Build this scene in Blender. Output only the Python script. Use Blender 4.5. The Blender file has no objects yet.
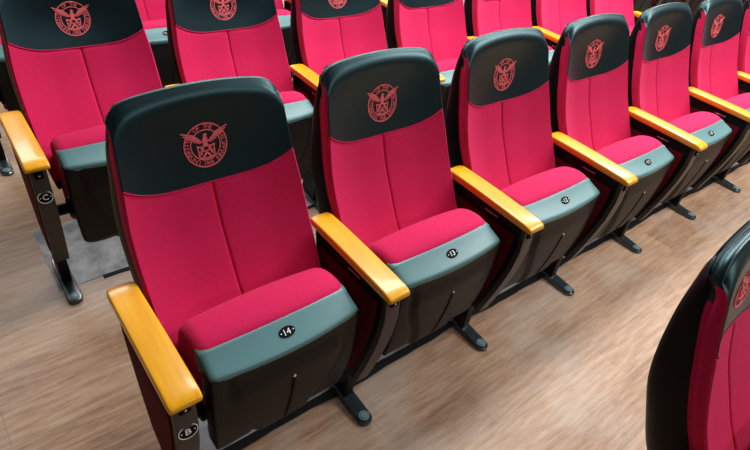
import bpy, bmesh, math, random
from mathutils import Vector, Matrix
random.seed(7)
C = bpy.context.scene.collection
PITCH = 0.56
KAPPA = -0.004124

# ------------------------------------------------------------------ materials
def mat(name, base, rough=0.5, spec=0.5, metal=0.0, coat=0.0, sheen=0.0, sheen_col=None):
    m = bpy.data.materials.new(name); m.use_nodes = True
    b = m.node_tree.nodes['Principled BSDF']
    b.inputs['Base Color'].default_value = (*base, 1)
    b.inputs['Roughness'].default_value = rough
    b.inputs['Specular IOR Level'].default_value = spec
    b.inputs['Metallic'].default_value = metal
    b.inputs['Coat Weight'].default_value = coat
    b.inputs['Coat Roughness'].default_value = 0.12
    if sheen:
        b.inputs['Sheen Weight'].default_value = sheen
        b.inputs['Sheen Roughness'].default_value = 0.5
        b.inputs['Sheen Tint'].default_value = (*(sheen_col or base), 1)
    return m, m.node_tree, b

def noise(nt, scale, detail=4, vec=None, rough=0.55):
    n = nt.nodes.new('ShaderNodeTexNoise')
    n.inputs['Scale'].default_value = scale; n.inputs['Detail'].default_value = detail
    n.inputs['Roughness'].default_value = rough
    if vec is not None: nt.links.new(vec, n.inputs['Vector'])
    return n.outputs['Fac']

def coords(nt, scale=(1, 1, 1), world=False):
    t = nt.nodes.new('ShaderNodeTexCoord'); m = nt.nodes.new('ShaderNodeMapping')
    m.inputs['Scale'].default_value = scale
    if world:
        g = nt.nodes.new('ShaderNodeNewGeometry'); nt.links.new(g.outputs['Position'], m.inputs['Vector'])
    else:
        nt.links.new(t.outputs['Object'], m.inputs['Vector'])
    return m.outputs['Vector']

def ramp(nt, fac, stops):
    r = nt.nodes.new('ShaderNodeValToRGB'); e = r.color_ramp.elements
    while len(e) < len(stops): e.new(0.5)
    for k, (p, c) in enumerate(stops):
        e[k].position = p; e[k].color = (*c, 1)
    nt.links.new(fac, r.inputs['Fac']); return r.outputs['Color']

def bump(nt, b, fac, strength, dist):
    n = nt.nodes.new('ShaderNodeBump'); n.inputs['Strength'].default_value = strength
    n.inputs['Distance'].default_value = dist
    nt.links.new(fac, n.inputs['Height']); nt.links.new(n.outputs['Normal'], b.inputs['Normal'])

M = {}
m, nt, b = mat('red_fabric', (0.60, 0.010, 0.075), 0.85, 0.25, sheen=0.18, sheen_col=(1.0, 0.30, 0.50))
f = noise(nt, 900, 2, coords(nt)); nt.links.new(ramp(nt, noise(nt, 260, 3, coords(nt)), [(0.3, (0.55, 0.006, 0.068)), (0.7, (0.67, 0.010, 0.098))]), b.inputs['Base Color'])
bump(nt, b, f, 0.35, 0.002); M['red'] = m
m, nt, b = mat('dark_red_panel_fabric', (0.11, 0.001, 0.006), 0.9, 0.2)
bump(nt, b, noise(nt, 700, 2, coords(nt)), 0.3, 0.002); M['panelred'] = m
m, nt, b = mat('dark_teal_leatherette', (0.0018, 0.0045, 0.0080), 0.37, 0.7, sheen=0.17, sheen_col=(0.45, 0.85, 0.88))
b.inputs['Specular Tint'].default_value = (0.48, 0.96, 1.0, 1)
b.inputs['Sheen Roughness'].default_value = 0.30
bump(nt, b, noise(nt, 420, 3, coords(nt)), 0.05, 0.001); M['leather'] = m
m, nt, b = mat('teal_band_leatherette', (0.095, 0.225, 0.235), 0.42, 0.6)
bump(nt, b, noise(nt, 420, 3, coords(nt)), 0.12, 0.001); M['band'] = m
m, nt, b = mat('black_plastic', (0.0015, 0.0015, 0.0018), 0.5, 0.2)
bump(nt, b, noise(nt, 800, 2, coords(nt)), 0.1, 0.001); M['black'] = m
m, nt, b = mat('charcoal_plastic', (0.0085, 0.0075, 0.0070), 0.5, 0.22)
bump(nt, b, noise(nt, 700, 2, coords(nt)), 0.25, 0.001); M['charcoal'] = m
m, nt, b = mat('grey_brown_painted_edge', (0.040, 0.034, 0.030), 0.45, 0.4)
bump(nt, b, noise(nt, 700, 2, coords(nt)), 0.15, 0.001); M['edge'] = m
m, nt, b = mat('slot_black', (0.002, 0.002, 0.002), 0.7, 0.1); M['slot'] = m
m, nt, b = mat('cast_metal_foot', (0.018, 0.030, 0.033), 0.24, 0.9, coat=0.5); M['foot'] = m
m, nt, b = mat('foot_cap_plastic', (0.16, 0.25, 0.26), 0.3, 0.7); M['cap'] = m
m, nt, b = mat('zinc_screw', (0.75, 0.75, 0.72), 0.25, 0.5, metal=0.9); M['screw'] = m
m, nt, b = mat('badge_black', (0.002, 0.003, 0.003), 0.6, 0.1); M['badge'] = m
m, nt, b = mat('badge_white', (0.85, 0.87, 0.85), 0.5, 0.4); M['white'] = m
m, nt, b = mat('badge_rim', (0.35, 0.42, 0.42), 0.25, 0.6, metal=0.7); M['rim'] = m
m, nt, b = mat('coral_embroidery', (0.82, 0.14, 0.16), 0.6, 0.5)
bump(nt, b, noise(nt, 1500, 2, coords(nt)), 0.4, 0.001); M['thread'] = m
m, nt, b = mat('honey_varnished_wood', (0.80, 0.33, 0.03), 0.34, 0.45, coat=0.35)
v = coords(nt, (26, 1.6, 26))
nt.links.new(ramp(nt, noise(nt, 3.0, 5, v), [(0.25, (0.76, 0.30, 0.003)), (0.75, (0.92, 0.45, 0.005))]), b.inputs['Base Color']); M['wood'] = m

def floor_material():
    m, nt, b = mat('wood_plank_vinyl', (0.5, 0.4, 0.3), 0.42, 0.4)
    g = nt.nodes.new('ShaderNodeNewGeometry')
    br = nt.nodes.new('ShaderNodeTexBrick')
    br.offset = 0.37; br.inputs['Scale'].default_value = 1.0
    br.inputs['Brick Width'].default_value = 0.92; br.inputs['Row Height'].default_value = 0.152
    br.inputs['Mortar Size'].default_value = 0.0011; br.inputs['Mortar Smooth'].default_value = 0.3
    br.inputs['Color1'].default_value = (0.30, 0.30, 0.30, 1); br.inputs['Color2'].default_value = (0.72, 0.72, 0.72, 1)
    br.inputs['Mortar'].default_value = (0.5, 0.5, 0.5, 1)
    nt.links.new(g.outputs['Position'], br.inputs['Vector'])
    v1 = coords(nt, (2.6, 24, 1), True)
    grain = noise(nt, 2.4, 8, v1, 0.68)
    v2 = coords(nt, (1, 1, 1), True)
    blotch = noise(nt, 2.1, 4, v2, 0.6)
    mx = nt.nodes.new('ShaderNodeMath'); mx.operation = 'MULTIPLY_ADD'
    nt.links.new(grain, mx.inputs[0]); mx.inputs[1].default_value = 0.75
    sep = nt.nodes.new('ShaderNodeSeparateColor'); nt.links.new(br.outputs['Color'], sep.inputs[0])
    m2 = nt.nodes.new('ShaderNodeMath'); m2.operation = 'MULTIPLY'; m2.inputs[1].default_value = 0.30
    nt.links.new(sep.outputs[0], m2.inputs[0]); nt.links.new(m2.outputs[0], mx.inputs[2])
    fine = noise(nt, 9.0, 5, coords(nt, (5, 40, 1), True), 0.6)
    m3 = nt.nodes.new('ShaderNodeMath'); m3.operation = 'MULTIPLY_ADD'; m3.inputs[1].default_value = 0.22
    nt.links.new(fine, m3.inputs[0]); nt.links.new(mx.outputs[0], m3.inputs[2])
    m4 = nt.nodes.new('ShaderNodeMath'); m4.operation = 'SUBTRACT'; nt.links.new(m3.outputs[0], m4.inputs[0]); m4.inputs[1].default_value = 0.11
    mx = m4
    col = ramp(nt, mx.outputs[0], [(0.30, (0.17, 0.083, 0.042)), (0.48, (0.36, 0.208, 0.122)), (0.72, (0.55, 0.375, 0.250))])
    # pale dusty scuffs
    mix = nt.nodes.new('ShaderNodeMix'); mix.data_type = 'RGBA'
    r = nt.nodes.new('ShaderNodeValToRGB'); r.color_ramp.elements[0].position = 0.50; r.color_ramp.elements[1].position = 0.68
    nt.links.new(blotch, r.inputs['Fac'])
    mm = nt.nodes.new('ShaderNodeMath'); mm.operation = 'MULTIPLY'; mm.inputs[1].default_value = 0.42
    nt.links.new(r.outputs['Color'], mm.inputs[0]); nt.links.new(mm.outputs[0], mix.inputs[0])
    nt.links.new(col, mix.inputs[6]); mix.inputs[7].default_value = (0.50, 0.44, 0.38, 1)
    mort = nt.nodes.new('ShaderNodeMix'); mort.data_type = 'RGBA'
    mo = nt.nodes.new('ShaderNodeMath'); mo.operation = 'MULTIPLY'; mo.inputs[1].default_value = 0.45
    nt.links.new(br.outputs['Fac'], mo.inputs[0]); nt.links.new(mo.outputs[0], mort.inputs[0])
    nt.links.new(mix.outputs[2], mort.inputs[6]); mort.inputs[7].default_value = (0.14, 0.085, 0.055, 1)
    nt.links.new(mort.outputs[2], b.inputs['Base Color'])
    bump(nt, b, grain, 0.08, 0.001)
    return m
M['floor'] = floor_material()

# ------------------------------------------------------------------ helpers
def link(name, bm, m, parent=None, smooth=True, label=None):
    bmesh.ops.recalc_face_normals(bm, faces=bm.faces)
    me = bpy.data.meshes.new(name); bm.to_mesh(me); bm.free()
    me.materials.append(m)
    if smooth:
        me.polygons.foreach_set('use_smooth', [True] * len(me.polygons))
        me.set_sharp_from_angle(angle=math.radians(38))
    o = bpy.data.objects.new(name, me); C.objects.link(o)
    if parent: o.parent = parent
    if label: o['label'] = label
    return o

def thing(name, label, cat, group=None):
    o = bpy.data.objects.new(name, None); C.objects.link(o); o.empty_display_size = 0.05
    o['label'] = label; o['category'] = cat
    if group: o['group'] = group
    return o

def copy_tree(o, parent=None):
    c = o.copy(); C.objects.link(c); c.parent = parent
    for ch in list(o.children): copy_tree(ch, c)
    return c

def lerp_tab(tab, x):
    if x <= tab[0][0]: 
        (x0, y0), (x1, y1) = tab[0], tab[1]; return y0 + (y1 - y0) * (x - x0) / (x1 - x0)
    if x >= tab[-1][0]:
        (x0, y0), (x1, y1) = tab[-2], tab[-1]; return y0 + (y1 - y0) * (x - x0) / (x1 - x0)
    for k in range(len(tab) - 1):
        if tab[k][0] <= x <= tab[k + 1][0]:
            x0, y0 = tab[k]; x1, y1 = tab[k + 1]
            m0 = (y1 - y0) / (x1 - x0) if k == 0 else (y1 - tab[k - 1][1]) / (x1 - tab[k - 1][0])
            m1 = (y1 - y0) / (x1 - x0) if k == len(tab) - 2 else (tab[k + 2][1] - y0) / (tab[k + 2][0] - x0)
            h = x1 - x0; t = (x - x0) / h
            return (2*t**3 - 3*t*t + 1) * y0 + (t**3 - 2*t*t + t) * h * m0 + (-2*t**3 + 3*t*t) * y1 + (t**3 - t*t) * h * m1

def sstep(a, b, x):
    t = max(0.0, min(1.0, (x - a) / (b - a))); return t * t * (3 - 2 * t)

def add_box(bm, x0, x1, y0, y1, z0, z1, bev=0.0):
    r = bmesh.ops.create_cube(bm, size=1)
    for v in r['verts']:
        v.co = Vector((x0 + (v.co.x + .5) * (x1 - x0), y0 + (v.co.y + .5) * (y1 - y0), z0 + (v.co.z + .5) * (z1 - z0)))
    if bev: bmesh.ops.bevel(bm, geom=list({e for v in r['verts'] for e in v.link_edges}), offset=bev, segments=3, profile=0.5, affect='EDGES')

def add_prism_x(bm, poly, x0, x1, bev=0.0, seg=2):
    """polygon of (y, z) extruded along x"""
    a = [bm.verts.new((x0, y, z)) for y, z in poly]; c = [bm.verts.new((x1, y, z)) for y, z in poly]
    fs = [bm.faces.new(a), bm.faces.new(c[::-1])]
    n = len(poly)
    for i in range(n): fs.append(bm.faces.new((a[i], c[i], c[(i + 1) % n], a[(i + 1) % n])))
    if bev:
        es = set(fs[0].edges) | set(fs[1].edges)
        bmesh.ops.bevel(bm, geom=list(es), offset=bev, segments=seg, profile=0.5, affect='EDGES')

def disc(bm, mtx, rx, ry, h, seg=28, bev=0.0):
    """short elliptical cylinder standing on the local xy plane of mtx"""
    r = [(1.0, 0.0), (1.0, h - bev), (1.0 - bev / rx, h)] if bev else [(1.0, 0.0), (1.0, h)]
    rings = []
    for s, z in r:
        rings.append([bm.verts.new(mtx @ Vector((rx * s * math.cos(2*math.pi*k/seg), ry * s * math.sin(2*math.pi*k/seg), z))) for k in range(seg)])
    bm.faces.new(rings[0][::-1]); bm.faces.new(rings[-1])
    for a, c in zip(rings, rings[1:]):
        for k in range(seg): bm.faces.new((a[k], a[(k+1) % seg], c[(k+1) % seg], c[k]))

def ring(bm, mtx, rx, ry, w, h, seg=40):
    rings = []
    for s, z in ((0, 0), (0, h), (-w, h), (-w, 0)):
        rings.append([bm.verts.new(mtx @ Vector(((rx + s) * math.cos(2*math.pi*k/seg), (ry + s) * math.sin(2*math.pi*k/seg), z))) for k in range(seg)])
    for i in range(4):
        a, c = rings[i], rings[(i + 1) % 4]
        for k in range(seg): bm.faces.new((a[k], a[(k+1) % seg], c[(k+1) % seg], c[k]))

_glyph = {}
def glyphs(text, size, extrude, spacing=1.0):
    key = (text, size, extrude, spacing)
    if key in _glyph: return _glyph[key]
    cu = bpy.data.curves.new('glyph', 'FONT'); cu.body = text; cu.size = size; cu.extrude = extrude / 2
    cu.align_x = 'CENTER'; cu.align_y = 'CENTER'; cu.resolution_u = 2; cu.space_character = spacing
    o = bpy.data.objects.new('glyph', cu); C.objects.link(o)
    dg = bpy.context.evaluated_depsgraph_get(); dg.update()
    me = bpy.data.meshes.new_from_object(o.evaluated_get(dg))
    vs = [v.co.copy() for v in me.vertices]; fs = [tuple(p.vertices) for p in me.polygons]
    bpy.data.objects.remove(o); bpy.data.curves.remove(cu); bpy.data.meshes.remove(me)
    xs = [v.x for v in vs]; ys = [v.y for v in vs]
    c = Vector(((min(xs) + max(xs)) / 2, (min(ys) + max(ys)) / 2, 0))
    vs = [v - c for v in vs]
    _glyph[key] = (vs, fs); return vs, fs

def add_text(bm, text, size, extrude, mtx, fat=0.0, fn=None):
    vs, fs = glyphs(text, size, extrude)
    vv = []
    for v in vs:
        p = mtx @ (v + Vector((0, 0, extrude / 2)))
        vv.append(bm.verts.new(fn(p) if fn else p))
    for f in fs:
        try: bm.faces.new([vv[i] for i in f])
        except ValueError: pass

# ------------------------------------------------------------------ backrest shape
XC = PITCH / 2
YE = [(0.40, -0.045), (0.46, -0.008), (0.528, 0.039), (0.61, 0.086), (0.69, 0.129), (0.83, 0.183), (0.93, 0.215), (0.99, 0.230), (1.05, 0.238)]
BOW = [(0.40, 0.052), (0.48, 0.052), (0.62, 0.050), (0.778, 0.044), (0.872, 0.036), (0.96, 0.018), (1.03, 0.002), (1.06, 0.0)]
HW = [(0.40, 0.214), (0.50, 0.226), (0.62, 0.230), (0.74, 0.228), (0.83, 0.219), (0.93, 0.211), (1.00, 0.205), (1.05, 0.203)]
Z_BOT = 0.415
def y_edge(z): return lerp_tab(YE, z)
def bow(z): return lerp_tab(BOW, z)
def hw(z): return lerp_tab(HW, z)
def z_top(a): return 1.016 - 0.018 * a * a - 0.030 * abs(a) ** 15
def z_seam(a): return 0.779 + 0.052 * abs(a) ** 3.3
def face_y(x, z, groove=True):
    a = min(1.0, abs(x / hw(z)))
    y = y_edge(z) + bow(z) * (1 - a ** 2.3)
    zt = z_top(a)
    y += 0.020 * max(0.0, 1 - (zt - z) / 0.034) ** 2          # roll over at the top
    if groove and z < z_seam(a):
        y -= 0.005 * math.sin(min(1, a / 0.5) * math.pi) * 0.6 * (1 if a < 0.5 else 0)
        y += 0.005 * math.exp(-(a / 0.014) ** 2)              # stitched centre seam
        d = z_seam(a) - z
        y += 0.004 * math.exp(-(d / 0.005) ** 2)
    return y

A = []
base = [-1, -.985, -.96, -.92, -.86, -.78, -.69, -.6, -.5, -.4, -.3, -.2, -.12, -.06, -.035, -.02, -.012, -.005]
A = base + [0] + [-q for q in base[::-1]]
LOW = [k / 30 for k in range(31)]
LOW = LOW[:-1] + [0.975, 0.99, 1.0] if True else LOW
LOW = sorted(set(LOW))
UP = [0, .02, .05, .1, .17, .25, .34, .43, .52, .61, .70, .78, .85, .90, .94, .97, .99, 1.0]

def backrest_parts(parent):
    rows = [('L', t) for t in LOW] + [('U', t) for t in UP[1:]]
    jb = len(LOW) - 1
    P = []
    for kind, t in rows:
        r = []
        for a in A:
            zs = z_seam(a)
            z = Z_BOT + (zs - Z_BOT) * t if kind == 'L' else zs + (z_top(a) - zs) * t
            x = a * hw(z)
            r.append(Vector((x, face_y(x, z), z)))
        P.append(r)
    nj, ni = len(P), len(A)
    # perimeter loop, counter-clockwise seen from the front: bottom, right, top, left
    loop = [(0, i) for i in range(ni)] + [(j, ni - 1) for j in range(1, nj)] + [(nj - 1, i) for i in range(ni - 2, -1, -1)] + [(j, 0) for j in range(nj - 2, 0, -1)]
    pts = [P[j][i] for j, i in loop]; n = len(pts)
    nor = []
    for k in range(n):
        # outward normal in the xz plane, averaged over a short window
        t = pts[(k + 1) % n] - pts[(k - 1) % n]; v = Vector((t.z, 0, -t.x)); nor.append(v.normalized() if v.length > 1e-9 else Vector((0, 0, 0)))
    for _ in range(2): nor = [(nor[k - 1] + nor[k] * 2 + nor[(k + 1) % n]).normalized() for k in range(n)]
    offs = [(0, 0), (.003, .0022), (.005, .007), (.006, .013), (.0064, .020), (.0062, .029), (.0052, .031), (.0062, .033), (.0060, .050)]
    topness = [sstep(0.87, 0.985, p.z) for p in pts]
    rings = [[pts[k] + nor[k] * (o - .013 * topness[k] * (d / .05) ** 2) + Vector((0, d * (1 - .35 * topness[k]), -topness[k] * 3.2 * d * d)) for k in range(n)] for o, d in offs]
    # back surface of the cushion follows a flat wall: keep the depth relative to the edge
    bmR, bmH = bmesh.new(), bmesh.new(); vr, vh = {}, {}
    def V(bm, d, key, co):
        if key not in d: d[key] = bm.verts.new((co.x + XC, co.y, co.z))
        return d[key]
    for j in range(nj - 1):
        for i in range(ni - 1):
            bm, d = (bmR, vr) if j < jb else (bmH, vh)
            bm.faces.new([V(bm, d, ('g', q), P[q[0]][q[1]]) for q in ((j, i), (j, i+1), (j+1, i+1), (j+1, i))])
    for r in range(len(offs) - 1):
        for k in range(n):
            k2 = (k + 1) % n
            side = loop[k][1] in (0, ni - 1) and loop[k2][1] in (0, ni - 1)
            jj = max(loop[k][0], loop[k2][0])
            z = (pts[k].z + pts[k2].z) / 2
            red = jj <= jb
            if side and not red: red = (1 <= r < 6 and jj <= nj - 4) or (r >= 6 and jj <= jb + 10)
            bm, d = (bmR, vr) if red else (bmH, vh)
            q = []
            for rr, kk in ((r, k), (r, k2), (r + 1, k2), (r + 1, k)):
                key = ('g', loop[kk]) if rr == 0 else ('r', rr, kk)
                q.append(V(bm, d, key, rings[rr][kk]))
            bm.faces.new(q)
    link('back_cushion', bmR, M['red'], parent)
    hr = link('headrest_cover', bmH, M['leather'], parent)
    # red piping along the headrest seam
    bm = bmesh.new(); prev = None
    line = P[jb]
    for i, p in enumerate(line):
        r_ = []
        for s in range(8):
            an = 2 * math.pi * s / 8
            r_.append(bm.verts.new((p.x + XC, p.y - 0.0012 - 0.0016 * math.cos(an), p.z + 0.0016 * math.sin(an))))
        if prev:
            for s in range(8): bm.faces.new((prev[s], prev[(s+1) % 8], r_[(s+1) % 8], r_[s]))
        prev = r_
    link('piping', bm, M['red'], hr)
    # black moulded shell behind the cushion
    bm = bmesh.new()
    TH = [(0.38, 0.185), (0.464, 0.180), (0.60, 0.160), (0.714, 0.140), (0.83, 0.110), (0.94, 0.076), (1.03, 0.052)]
    ZS = [0.375 + (1.0) * 0 for _ in range(1)]
    nz = 34; prof = [(-1.0, .034), (-1.018, .035), (-1.030, .040), (-1.034, .6), (-1.03, .72), (-1.0, .84), (-.93, .93), (-.8, .985), (-.5, 1.0), (0, 1.0)]
    prof = prof + [(-a, t) for a, t in prof[:-1][::-1]] + [(q, None) for q in (.9, .7, .45, .2, 0, -.2, -.45, -.7, -.9)]
    R = []
    for j in range(nz + 1):
        t = j / nz
        row = []
        for a, dth in prof:
            aa = max(-1, min(1, a))
            zt = z_top(aa * .97) - 0.008
            z = 0.375 + (zt - 0.375) * t
            th = lerp_tab(TH, z)
            if dth is None:
                row.append(bm.verts.new((XC + a * hw(z), min(face_y(a * hw(z), z, False) + .035, y_edge(z) + .06) + .003, z))); continue
            # the shell leans in at its top edge
            roll = max(0.0, 1 - (zt - z) / 0.05)
            dd = th * dth if dth > .1 else dth
            if dth > .1: dd = max(dd * (1 - 0.12 * roll ** 2), .048)
            row.append(bm.verts.new((XC + a * hw(z) * (1 - .045 * sstep(.87, .985, z)), y_edge(z) + dd, z)))
        R.append(row)
    for j in range(nz):
        for i in range(len(prof) - 1): bm.faces.new((R[j][i], R[j][i+1], R[j+1][i+1], R[j+1][i]))
        bm.faces.new((R[j][-1], R[j][0], R[j+1][0], R[j+1][-1]))
    bm.faces.new(R[0]); bm.faces.new(R[-1][::-1])
    link('back_shell', bm, M['black'], parent)
    return hr

# ------------------------------------------------------------------ embroidered seal
def seal(parent):
    zc = 0.872; bm = bmesh.new(); S = 0.056
    def surf(p):        # p.x, p.y in seal plane, p.z height off the leather
        x = p.x; z = zc + p.y
        return Vector((x + XC, face_y(x, z, False) - 0.0004 - p.z, z))
    def prism(poly, h=0.0016):
        # fan-filled flat stitch with small thickness, edges subdivided so that it follows the padding
        a = [bm.verts.new(surf(Vector((x * S, y * S, h)))) for x, y in poly]
        c = [bm.verts.new(surf(Vector((x * S, y * S, 0)))) for x, y in poly]
        n = len(poly)
        try:
            bm.faces.new(a)
        except ValueError: pass
        for i in range(n): bm.faces.new((a[i], c[i], c[(i+1) % n], a[(i+1) % n]))
    def stroke(pts, w, h=0.0016):
        for (x0, y0), (x1, y1) in zip(pts, pts[1:]):
            d = Vector((x1 - x0, y1 - y0)); L = d.length; d /= L; n_ = Vector((-d.y, d.x)) * w / 2
            prism([(x0 - n_.x, y0 - n_.y), (x1 - n_.x, y1 - n_.y), (x1 + n_.x, y1 + n_.y), (x0 + n_.x, y0 + n_.y)], h)
    def circ(r, w):
        seg = 56; q = []
        for rr, h in ((r, 0), (r, .0016), (r - w, .0016), (r - w, 0)):
            q.append([bm.verts.new(surf(Vector((rr * S * math.cos(2*math.pi*k/seg), rr * S * math.sin(2*math.pi*k/seg), h)))) for k in range(seg)])
        for i in range(3):
            for k in range(seg): bm.faces.new((q[i][k], q[i][(k+1) % seg], q[i+1][(k+1) % seg], q[i+1][k]))
    circ(1.0, .05); circ(.70, .045)
    def arc_text(txt, a0, a1, size=.235):
        for k, ch in enumerate(txt):
            if ch == ' ': continue
            an = math.radians(a0 + (a1 - a0) * k / (len(txt) - 1))
            mt = Matrix.Translation(Vector((math.cos(an) * .835 * S, math.sin(an) * .835 * S, 0))) @ Matrix.Rotation(an - math.pi / 2, 4, 'Z')
            add_text(bm, ch, size * S * 1.15, 0.0014, mt, fn=surf)
    arc_text('UNIVERSITY', 238, 150); arc_text('OF THE', 118, 66); arc_text('PHILIPPINES', 32, -58)
    for k, ch in enumerate('1908'):
        an = math.radians(258 + 8.5 * k)
        mt = Matrix.Translation(Vector((math.cos(an) * .835 * S, math.sin(an) * .835 * S, 0))) @ Matrix.Rotation(an + math.pi / 2, 4, 'Z')
        add_text(bm, ch, .25 * S, 0.0014, mt, fn=surf)
    # spread bird: body, head, tail and feathered wings reaching over the ring
    prism([(-.10, .34), (-.13, .16), (-.06, .0), (.06, .0), (.13, .16), (.10, .34)])
    prism([(-.05, .34), (-.08, .44), (-.02, .52), (.06, .50), (.14, .44), (.06, .42), (.05, .34)])
    prism([(-.10, .06), (-.17, -.10), (0, -.06), (.17, -.10), (.10, .06)])
    for s in (-1, 1):
        tips = [(1.08, .72), (1.00, .58), (.90, .47), (.79, .37), (.67, .28), (.54, .20), (.42, .14), (.30, .10)]
        for k, (tx, ty) in enumerate(tips):
            rx, ry = .12 + .05 * (7 - k) , .16 + .048 * (7 - k)
            d = Vector((tx - rx, ty - ry)); n_ = Vector((-d.y, d.x)).normalized() * .025
            prism([(s * (rx - n_.x), ry - n_.y), (s * (tx - d.x * .12 - n_.x), ty - d.y * .12 - n_.y), (s * tx, ty), (s * (tx - d.x * .12 + n_.x), ty - d.y * .12 + n_.y), (s * (rx + n_.x), ry + n_.y)][::s], .0018)
    # shield with devices
    stroke([(-.38, -.04), (-.36, -.48), (-.27, -.56), (0, -.60), (.27, -.56), (.36, -.48), (.38, -.04)], .05)
    stroke([(-.42, -.02), (-.25, -.09), (0, -.05), (.25, -.09), (.42, -.02)], .06)
    stroke([(-.35, -.27), (.35, -.27)], .04)
    for sx in (-.17, .17):
        prism([(sx + .085 * math.cos(q * math.pi / 3), -.17 + .06 * math.sin(q * math.pi / 3)) for q in range(6)])
    prism([(-.05, -.32), (-.22, -.53), (-.12, -.53), (0, -.40), (.12, -.53), (.22, -.53), (.05, -.32)])
    prism([(-.30, -.33), (-.18, -.31), (-.22, -.42), (-.31, -.45)]); prism([(.30, -.33), (.18, -.31), (.22, -.42), (.31, -.45)])
    o = link('embroidered_seal', bm, M['thread'], parent, smooth=False)
    o['label'] = 'coral embroidered round seal with bird, shield and lettering'
    return o

# ------------------------------------------------------------------ tipped-up seat
SW = 0.203
def loft_x(bm, prof_fn, xs):
    R = [[bm.verts.new((XC + x, y, z)) for y, z in prof_fn(x)] for x in xs]
    n = len(R[0])
    for a, c in zip(R, R[1:]):
        for i in range(n): bm.faces.new((a[i], a[(i+1) % n], c[(i+1) % n], c[i]))
    bm.faces.new(R[0]); bm.faces.new(R[-1][::-1])

def inset(poly, d):
    """move every point of a closed (y, z) polygon inwards by d"""
    n = len(poly); area = sum(poly[i][0] * poly[(i+1) % n][1] - poly[(i+1) % n][0] * poly[i][1] for i in range(n))
    s = 1 if area > 0 else -1; out = []
    for i in range(n):
        a, b_, c = Vector(poly[i-1]), Vector(poly[i]), Vector(poly[(i+1) % n])
        t1, t2 = (b_ - a).normalized(), (c - b_).normalized()
        m_ = Vector((-(t1 + t2).y, (t1 + t2).x)); m_.normalize()
        out.append((b_.x + s * m_.x * d, b_.y + s * m_.y * d))
    return out

def smooth_poly(poly, n=3):
    for _ in range(n):
        q = []
        for i in range(len(poly)):
            a, c = Vector(poly[i]), Vector(poly[(i+1) % len(poly)])
            q += [tuple(a * .75 + c * .25), tuple(a * .25 + c * .75)]
        poly = q
    return poly

def xs_round(w, r, n=6, mid=14):
    e = [(-w + r * (1 - math.sin(k * math.pi / 2 / n)), r * (1 - math.cos(k * math.pi / 2 / n))) for k in range(n + 1)][::-1]
    # e: from x=-w (k=n) inward ; value = inset at that x
    left = [(-w + r * (1 - math.cos(t)), r * (1 - math.sin(t))) for t in [k * math.pi / 2 / n for k in range(n + 1)]]
    m_ = [(-w + r + (2 * (w - r)) * k / mid, 0) for k in range(1, mid)]
    return left + m_ + [(-x, i) for x, i in left[::-1]]

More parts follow.
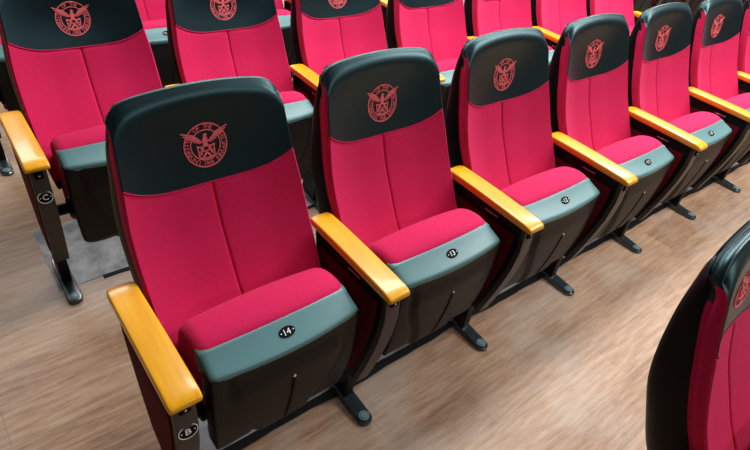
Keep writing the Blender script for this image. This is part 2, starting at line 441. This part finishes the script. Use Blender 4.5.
BULGE = 0.014
def seat_parts(parent):
    # red cushion
    cush = smooth_poly([(-0.070, 0.30), (-0.030, 0.235), (0.004, 0.30), (0.022, 0.42), (0.030, 0.50), (0.012, 0.562), (-0.020, 0.590), (-0.070, 0.603), (-0.112, 0.597), (-0.128, 0.578), (-0.120, 0.55), (-0.095, 0.45)], 2)
    X = xs_round(SW, 0.028, 6, 16); ins = dict(X)
    def f(x):
        a = abs(x) / SW; p = inset(cush, ins[x] * .75)
        cr = 0.014 * (1 - a * a)
        return [(y - (BULGE * .55 * (1 - a * a) if y < -.06 else 0) * sstep(.45, .55, z), z - .016 + cr * sstep(.50, .58, z)) for y, z in p]
    bm = bmesh.new(); loft_x(bm, f, [x for x, _ in X]); link('seat_cushion', bm, M['red'], parent)
    # leatherette front band
    band = [(-0.095, 0.574), (-0.1225, 0.5745), (-0.1275, 0.572), (-0.131, 0.568), (-0.172, 0.553), (-0.1785, 0.549), (-0.182, 0.544), (-0.182, 0.538), (-0.178, 0.528), (-0.10, 0.500)]
    X2 = xs_round(SW + .001, 0.020, 6, 16); ins2 = dict(X2)
    def f2(x):
        a = abs(x) / (SW + .001); p = inset(band, ins2[x] * .6)
        k = (1 - a * a)
        return [(y - BULGE * k * (.55 if z > .56 else 1.0) * (1 if y < -.11 else 0), z + (.008 * k if z > .56 else -.004 * k)) for y, z in p]
    bm = bmesh.new(); loft_x(bm, f2, [x for x, _ in X2])
    bd = link('seat_front_band', bm, M['band'], parent)
    # piping between cushion and band is the dark shadow line; number plate on the band
    # black moulded underside
    YP = [(0.16, -0.105), (0.19, -0.134), (0.217, -0.148), (0.33, -0.170), (0.44, -0.180), (0.54, -0.182)]
    def yp(x, z):
        a = abs(x) / SW
        y = lerp_tab(YP, z) - BULGE * .75 * (1 - a * a) * sstep(.15, .5, z)
        lobe = 0.150 - 0.075 * (1 - sstep(.20, .46, z))
        y -= 0.010 * (1 - sstep(lobe - .007, lobe + .007, abs(x))) * (1 - sstep(.45, .52, z))
        y += 0.004 * math.exp(-((abs(x) - lobe - .014) / .008) ** 2)
        return y
    def zb(a): return 0.182 + 0.030 * abs(a) ** 8 - 0.006 * (1 - a * a)
    AA = [k / 48 * 2 - 1 for k in range(49)]; nr = 40
    P = []
    for j in range(nr + 1):
        t = j / nr; row = []
        for a in AA:
            z = zb(a) + (0.539 - zb(a)) * t
            w = SW - .012 * (1 - sstep(.18, .42, z)) - .002
            row.append(Vector((a * w, yp(a * w, z), z)))
        P.append(row)
    ni, nj = len(AA), nr + 1
    loop = [(0, i) for i in range(ni)] + [(j, ni - 1) for j in range(1, nj)] + [(nj - 1, i) for i in range(ni - 2, -1, -1)] + [(j, 0) for j in range(nj - 2, 0, -1)]
    bm = bmesh.new(); g = [[bm.verts.new((p.x + XC, p.y, p.z)) for p in r] for r in P]
    for j in range(nj - 1):
        for i in range(ni - 1): bm.faces.new((g[j][i], g[j][i+1], g[j+1][i+1], g[j+1][i]))
    n = len(loop); pts = [P[j][i] for j, i in loop]; nor = []
    for k in range(n):
        t = pts[(k+1) % n] - pts[k-1]; nor.append(Vector((t.z, 0, -t.x)).normalized())
    prev = [g[j][i] for j, i in loop]
    for o_, d in ((.002, .0015), (.004, .006), (.004, .045), (-.004, .075)):
        cur = []
        for k in range(n):
            p = pts[k] + nor[k] * o_ + Vector((0, d, 0))
            if d > .05: p.y = min(p.y, -0.06)
            cur.append(bm.verts.new((p.x + XC, p.y, p.z)))
        for k in range(n): bm.faces.new((prev[k], prev[(k+1) % n], cur[(k+1) % n], cur[k]))
        prev = cur
    bm.faces.new(prev)
    pan = link('seat_underside', bm, M['charcoal'], parent)
    bm = bmesh.new(); zz = [0.222 + (0.436 - 0.222) * k / 12 for k in range(13)]; rr = []
    for z in zz: rr.append([bm.verts.new((XC + sx, yp(0, z) + dy, z)) for sx, dy in ((-.0035, .002), (-.0035, -.0022), (.0035, -.0022), (.0035, .002))])
    for a_, c_ in zip(rr, rr[1:]):
        for i in range(4): bm.faces.new((a_[i], a_[(i+1) % 4], c_[(i+1) % 4], c_[i]))
    bm.faces.new(rr[0]); bm.faces.new(rr[-1][::-1])
    link('centre_slot', bm, M['slot'], pan)
    bm = bmesh.new()
    disc(bm, Matrix.Translation((XC, yp(0, .441) + .001, .441)) @ Matrix.Rotation(math.radians(90), 4, 'X'), .0045, .0045, .004, 14, .001)
    link('screw', bm, M['screw'], pan)
    for s in (-1, 1):    # pivot pins towards the stands
        bm = bmesh.new()
        disc(bm, Matrix.Translation((XC + s * .194, -.085, .33)) @ Matrix.Rotation(s * math.radians(90), 4, 'Y'), .020, .020, .055, 20, .003)
        disc(bm, Matrix.Translation((XC + s * .2, -.085, .33)) @ Matrix.Rotation(s * math.radians(90), 4, 'Y'), .034, .034, .010, 24, .003)
        link('pivot', bm, M['black'], parent)
        bm = bmesh.new()
        disc(bm, Matrix.Translation((XC + s * .200, -.125, .40)) @ Matrix.Rotation(s * math.radians(90), 4, 'Y'), .005, .005, .007, 12, .001)
        link('screw', bm, M['screw'], parent)
    return bd

def badge_frame():
    # plane of the band at its centre
    p0 = Vector((XC, -0.1275 - BULGE * .55, 0.580)); p1 = Vector((XC, -0.172 - BULGE, 0.549))
    yv = (p0 - p1).normalized(); xv = Vector((1, 0, 0)); zv = xv.cross(yv)
    c = (p0 + p1) / 2 + zv * -0.0005
    mt = Matrix((( xv.x, yv.x, zv.x, c.x), (xv.y, yv.y, zv.y, c.y), (xv.z, yv.z, zv.z, c.z), (0, 0, 0, 1)))
    return mt
def number_badge(text, parent):
    mt = badge_frame()
    bm = bmesh.new(); disc(bm, mt, .0215, .0135, .0022, 32, .0006)
    o = link('number_badge', bm, M['badge'], parent)
    return o
_num = {}
def number_parts(text, badge):
    mt = badge_frame()
    if text not in _num:
        bm = bmesh.new(); m2 = mt @ Matrix.Translation((0, 0, .0021))
        add_text(bm, text, .0215, .0008, m2)
        for s in (-1, 1): disc(bm, m2 @ Matrix.Translation((s * .0165, 0, 0)), .0016, .0016, .0008, 10)
        o = link('seat_number', bm, M['white'], badge, smooth=False); _num[text] = o.data
    else:
        o = bpy.data.objects.new('seat_number', _num[text]); C.objects.link(o); o.parent = badge
    o['label'] = 'white seat number ' + text
    return o

# ------------------------------------------------------------------ arm stand
FRONT = [(-0.223, 0.585), (-0.225, 0.50), (-0.216, 0.42), (-0.201, 0.35), (-0.183, 0.28), (-0.161, 0.205), (-0.150, 0.165)]
REAR = [(-0.070, 0.163), (0.020, 0.225), (0.060, 0.34), (0.092, 0.46), (0.112, 0.585)]
def arm_stand(parent):
    # panel body
    bm = bmesh.new(); add_prism_x(bm, FRONT + REAR, -.022, .022, .003); link('side_panel', bm, M['black'], parent)
    # moulded front edge strip
    bm = bmesh.new(); strip = FRONT + [(y + .016, z + .002) for y, z in FRONT[::-1]]
    add_prism_x(bm, [(y - .003, z) for y, z in FRONT] + [(y + .014, z) for y, z in FRONT[::-1]], -.024, .024, .003); link('front_edge', bm, M['edge'], parent)
    # fabric insets
    for s in (-1, 1):
        bm = bmesh.new()
        poly = [(-0.190, 0.548), (-0.190, 0.48), (-0.181, 0.40), (-0.162, 0.32), (-0.140, 0.245), (-0.122, 0.195), (-0.082, 0.192), (-0.008, 0.245), (0.030, 0.35), (0.062, 0.46), (0.082, 0.548)]
        add_prism_x(bm, poly, s * .021, s * .0262, .0018); link('fabric_inset', bm, M['panelred'], parent)
    # arm rest bracket under the wood
    bm = bmesh.new(); add_box(bm, -.020, .020, -.200, .095, .578, .592, .002); link('arm_bracket', bm, M['black'], parent)
    bm = bmesh.new(); add_box(bm, -.013, .013, -.2325, -.2185, .556, .586, .003)
    cl = link('bracket_clip', bm, M['slot'], parent)
    bm = bmesh.new()
    disc(bm, Matrix.Translation((0, -.232, .568)) @ Matrix.Rotation(math.radians(90), 4, 'X'), .0028, .0028, .002, 12, .0006); link('screw', bm, M['screw'], cl)
    for s in (-1, 1):
        bm = bmesh.new(); add_box(bm, s * .0225 - .0012, s * .0225 + .0012, -.11, -.055, .567, .571, .0004); link('metal_clip', bm, M['screw'], parent)
    # wooden arm rest: lofted along y
    bm = bmesh.new()
    ys = [-.2465, -.2455, -.2425, -.237, -.228, -.214, -.19, -.14, -.08, -.02, .04, .085, .110, .120, .1265, .1290]
    R = []
    for y in ys:
        t = (y + .245) / .365
        zt = .6135 + .0115 * t + .003 * math.sin(math.pi * max(0, min(1, t)))
        e = 0
        if y < -.20: 
            u = min(1, (-.20 - y) / .0465); zt -= .012 * (1 - math.sqrt(max(0, 1 - u ** 2.6)))
            e = .004 * (1 - math.sqrt(max(0, 1 - max(0, (-.236 - y) / .0105) ** 2)))
        if y > .105: 
            u = (y - .105) / .024; e = .004 * u * u; zt -= .005 * u * u
        zb_ = .5915 + .0105 * t + (.003 if y < -.244 or y > .128 else 0)
        w = .0352 - .0012 * t - e; c = .0055; row = []
        cs = [(-w, zb_ + .003), (-w + .002, zb_), (w - .002, zb_), (w, zb_ + .003)]
        for k in range(6):
            an = k * math.pi / 2 / 5; cs.append((w - c + c * math.cos(an), zt - c + c * math.sin(an)))
        cs += [(w * .5, zt + .0006), (0, zt + .001), (-w * .5, zt + .0006)]
        for k in range(6):
            an = math.pi / 2 + k * math.pi / 2 / 5; cs.append((-w + c + c * math.cos(an), zt - c + c * math.sin(an)))
        R.append([bm.verts.new((x, y, z)) for x, z in cs])
    n = len(R[0])
    for a, c in zip(R, R[1:]):
        for i in range(n): bm.faces.new((a[i], a[(i+1) % n], c[(i+1) % n], c[i]))
    bm.faces.new(R[0]); bm.faces.new(R[-1][::-1])
    link('armrest', bm, M['wood'], parent)
    # leg column
    bm = bmesh.new(); add_prism_x(bm, [(-.105, .015), (-.105, .17), (-.11, .23), (-.02, .23), (-.015, .17), (.012, .02)], -.017, .017, .003); link('leg', bm, M['black'], parent)
    # floor foot: rounded plate rising to a rib at the back
    bm = bmesh.new()
    out = []
    for k in range(15):
        an = math.pi + math.pi * k / 14; out.append((   .0260 * math.cos(an), -.192 + .0260 * math.sin(an)))
    out += [(.0245, -.10), (.024, .01), (.018, .030), (-.018, .030), (-.024, .01), (-.0245, -.10)]
    def topz(y): return .016 + .030 * sstep(-.155, -.02, y)
    lo = [bm.verts.new((x, y, 0)) for x, y in out]; mi = [bm.verts.new((x, y, topz(y) - .004)) for x, y in out]
    cy = -.10
    hi = [bm.verts.new((x * .86, (y + .1) * .965 - .1, topz(y))) for x, y in out]
    n = len(out)
    for a, c in ((lo, mi), (mi, hi)):
        for i in range(n): bm.faces.new((a[i], a[(i+1) % n], c[(i+1) % n], c[i]))
    bm.faces.new(lo[::-1]); bmesh.ops.triangulate(bm, faces=[bm.faces.new(hi)])
    ft = link('foot', bm, M['foot'], parent)
    bm = bmesh.new(); mt = Matrix.Translation((0, -.190, .0155))
    ring(bm, mt, .0175, .0175, .0035, .0045, 28); disc(bm, mt, .0125, .0125, .006, 24, .002)
    link('bolt_cap', bm, M['cap'], ft)

def row_badge(letter, parent):
    mt = Matrix.Translation((0, -.2262, .487)) @ Matrix.Rotation(math.radians(-3.5), 4, 'X') @ Matrix.Rotation(math.radians(90), 4, 'X')
    bm = bmesh.new(); disc(bm, mt, .0235, .0235, .0022, 36, .0006)
    bd = link('row_badge', bm, M['badge'], parent, label='round black row letter badge')
    bm = bmesh.new(); m2 = mt @ Matrix.Translation((0, 0, .0018))
    ring(bm, m2, .0220, .0220, .0020, .0010, 40)
    add_text(bm, letter, .027, .0010, m2)
    for s in (-1, 1): disc(bm, m2 @ Matrix.Translation((s * .0145, 0, 0)), .0017, .0017, .0010, 10)
    link('row_letter', bm, M['white'], bd, smooth=False, label='white letter %s in a ring' % letter)

# ------------------------------------------------------------------ prototypes and rows
seat0 = thing('auditorium_seat', 'x', 'seat')
hr = backrest_parts(seat0); seal(hr); bd = seat_parts(seat0); number_badge('', bd)
stand0 = thing('armrest_stand', 'x', 'armrest'); arm_stand(stand0)

def row_pos(origin, heading, n):
    x, y = origin; a = heading
    for _ in range(n):
        x += PITCH * math.cos(a); y += PITCH * math.sin(a); a += KAPPA
    return x, y, a

ORD = ['first', 'second', 'third', 'fourth', 'fifth', 'sixth', 'seventh', 'eighth', 'ninth', 'tenth', 'eleventh', 'twelfth', 'thirteenth', 'fourteenth', 'fifteenth']
ROWS = [
    ('B', (0.0, 0.0), 0.0, 0, 7, 0, 8, 14),
    ('C', (-0.0293, 1.0022), -0.00735, 0, 7, 0, 8, 14),
    ('D', (-0.05, 2.0), -0.012, 0, 14, 0, 15, 15),
]
WHERE = {'B': 'front full row', 'C': 'middle row behind it', 'D': 'rearmost row'}
first_seat, first_stand = [True], [True]
def find(o, key):
    if o.name.split('.')[0] == key: return o
    for c in o.children:
        r = find(c, key)
        if r: return r
def place_seat(x, y, a, label, group, num):
    s = seat0 if first_seat[0] else copy_tree(seat0)
    first_seat[0] = False
    s.location = (x, y, 0); s.rotation_euler = (0, 0, a); s['label'] = label; s['category'] = 'seat'
    if group: s['group'] = group
    return s, num
def place_stand(x, y, a, label, group):
    s = stand0 if first_stand[0] else copy_tree(stand0)
    first_stand[0] = False
    s.location = (x, y, 0); s.rotation_euler = (0, 0, a); s['label'] = label; s['category'] = 'armrest'
    if group: s['group'] = group
    return s

seat_lab = {
 'B': ['largest red seat with black headrest seal, beside the wooden armrest of the stand lettered B',
       'red tip-up seat right of the largest one, second along the nearest full row',
       'red tip-up seat third along the nearest full row, at the centre of the photo',
       'red tip-up seat fourth along the nearest full row, right of the centre one',
       'red tip-up seat fifth along the nearest full row, counted from the B stand',
       'red tip-up seat sixth along the nearest full row, just left of the cut-off one',
       'red tip-up seat cut off by the right photo edge, seventh along the nearest full row'],
 'C': ['red seat at top left with round seal, beside the stand lettered C',
       'red seat second along the middle row, seal at top edge, behind the largest seat',
       'red seat third along the middle row, behind the gap right of the largest seat',
       'red seat fourth along the middle row, its black headrest just cut by the top edge',
       'red seat fifth along the middle row, only its plain red back showing at the top',
       'red seat sixth along the middle row, back showing behind the fourth near headrest',
       'red seat ending the middle row at right, behind the fourth near headrest'],
}
todo = []
for let, org, head, s0, s1, a0, a1, top in ROWS:
    for n in range(s0, s1):
        x, y, a = row_pos(org, head, n)
        lab = seat_lab[let][n] if let in seat_lab else 'red tip-up seat, %s from the left along the rearmost row, partly hidden at the top' % ORD[n]
        s, _ = place_seat(x, y, a, lab, 'seats in row %s' % let, None)
        todo.append((s, str(max(1, top - n))))
    for n in range(a0, a1):
        x, y, a = row_pos(org, head, n)
        if n == 0: lab = {'B': 'honey wood armrest on end stand with round badge lettered B, nearest the camera',
                          'C': 'honey wood armrest on end stand with round badge lettered C at left',
                          'D': 'black stand foot of the rearmost row peeking in at the left photo edge'}[let]
        else:
            nm = {'B': 'nearest full row', 'C': 'middle row', 'D': 'rearmost row'}[let]
            if let == 'C' and n == 7: lab = 'honey wood armrest on black stand closing the right end of the middle row'
            else: lab = 'honey wood armrest on black stand, %s after the end stand in the %s' % (ORD[n - 1], nm)
        st = place_stand(x, y, a, lab, 'armrest stands in row %s' % let)
        if n == 0: todo.append((st, 'ROW' + let))
# foreground seat at lower right, one row ahead
AX, AY, AH = 0.738, -1.029, 0.03
s, _ = place_seat(AX, AY, AH, 'cropped red seat with black shell in the lower right foreground, seen from its side', None, None)
todo.append((s, '13'))
st = place_stand(AX, AY, AH, 'armrest stand below the lower right corner, beside the cropped foreground seat', None)
for s, t in todo:
    if t.startswith('ROW'):
        if t[3] in 'BC':
            row_badge(t[3], s)
    else: number_parts(t, find(s, 'number_badge'))

# ------------------------------------------------------------------ floor
bm = bmesh.new(); bmesh.ops.create_grid(bm, x_segments=1, y_segments=1, size=9, matrix=Matrix.Translation((4, 3, 0)))
fl = link('floor', bm, M['floor'], smooth=False); fl['kind'] = 'structure'

# grey strip of bare floor under each row, with a ragged dark gap where the planks stop
m, nt, b = mat('grey_cement', (0.2, 0.2, 0.2), 0.7, 0.3)
nt.links.new(ramp(nt, noise(nt, 14, 5, coords(nt, (1, 1, 1), True)), [(0.35, (0.24, 0.25, 0.26)), (0.65, (0.50, 0.50, 0.50))]), b.inputs['Base Color']); M['cement'] = m
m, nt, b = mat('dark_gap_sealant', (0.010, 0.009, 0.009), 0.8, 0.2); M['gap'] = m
def ragged(name, x0, x1, yf, yb, amp, z, mtl):
    bm = bmesh.new(); n = 160; P = []
    for k in range(n + 1):
        x = x0 + (x1 - x0) * k / n
        w1 = amp * (math.sin(x * 7.3) + .6 * math.sin(x * 17.1 + 1) + .4 * math.sin(x * 41 + 2)); w2 = amp * .6 * math.sin(x * 11.7 + .5)
        d = -KAPPA * -.5 * (x / PITCH) ** 2 * PITCH
        P.append([bm.verts.new(q) for q in ((x, yf(x) + w1 + d, 0.0), (x, yf(x) + w1 + d, z), (x, yb(x) + w2 + d, z), (x, yb(x) + w2 + d, 0.0))])
    for a, c in zip(P, P[1:]):
        for i in range(3): bm.faces.new((a[i], c[i], c[i+1], a[i+1]))
    o = link(name, bm, mtl, smooth=False); o['kind'] = 'structure'
ragged('trim_1', 0.06, 7.5, lambda x: -.035, lambda x: .30, .002, .0012, M['cement'])
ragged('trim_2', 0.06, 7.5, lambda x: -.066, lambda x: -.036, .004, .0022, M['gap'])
ragged('trim_3', -0.065, 7.5, lambda x: .885, lambda x: 1.30, .002, .0012, M['cement'])
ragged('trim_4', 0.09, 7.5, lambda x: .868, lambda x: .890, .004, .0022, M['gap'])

# ------------------------------------------------------------------ light
w = bpy.data.worlds.new('room_light'); bpy.context.scene.world = w; w.use_nodes = True
w.node_tree.nodes['Background'].inputs[0].default_value = (0.93, 0.97, 1.0, 1)
w.node_tree.nodes['Background'].inputs[1].default_value = 0.05
def area(name, loc, sx, sy, power, tgt=None, col=(1, 1, 1)):
    l = bpy.data.lights.new(name, 'AREA'); l.shape = 'RECTANGLE'; l.size = sx; l.size_y = sy; l.energy = power; l.color = col
    o = bpy.data.objects.new(name, l); C.objects.link(o); o.location = loc
    if tgt: o.rotation_euler = (Vector(tgt) - Vector(loc)).to_track_quat('-Z', 'Y').to_euler()
    return o
area('overhead_light', (2.1, 0.9, 3.3), 2.6, 0.9, 95)
area('overhead_light', (5.4, 0.9, 3.3), 2.6, 0.9, 110)
area('overhead_light', (1.2, 4.4, 3.3), 3.4, 1.4, 130)
area('overhead_light', (5.2, 4.4, 3.3), 3.4, 1.4, 150)
area('overhead_light', (5.2, 7.6, 3.3), 6.0, 1.4, 200)  # unseen light added far behind the rows for highlights on headrest tops
area('overhead_light', (4.3, -1.5, 3.3), 2.6, 0.9, 125)  # added front fill, unseen; also lifts the foreground headrest top
area('overhead_light', (2.2, -4.0, 3.3), 2.6, 0.9, 45)  # weak front fill, an added unseen light for the seat fronts

# ------------------------------------------------------------------ camera (fitted)
yaw, pitch, roll, F = 0.75550295, -0.64734487, 0.14218698, 547.187
f_ = Vector((math.sin(yaw) * math.cos(pitch), math.cos(yaw) * math.cos(pitch), math.sin(pitch)))
rt = Vector((math.cos(yaw), -math.sin(yaw), 0)); up = rt.cross(f_)
r2 = math.cos(roll) * rt + math.sin(roll) * up; u2 = -math.sin(roll) * rt + math.cos(roll) * up
cam = bpy.data.cameras.new('camera'); co = bpy.data.objects.new('camera', cam); C.objects.link(co)
cam.sensor_width = 36; cam.lens = F / 750 * 36; cam.clip_start = 0.02
mw = Matrix(((r2.x, u2.x, -f_.x, -0.19152968), (r2.y, u2.y, -f_.y, -0.91092238), (r2.z, u2.z, -f_.z, 1.57390699), (0, 0, 0, 1)))
co.matrix_world = mw
sc = bpy.context.scene; sc.camera = co
sc.view_settings.view_transform = 'Standard'; sc.view_settings.look = 'None'
sc.view_settings.gamma = 1; sc.view_settings.use_curve_mapping = False; sc.view_settings.exposure = 0.41
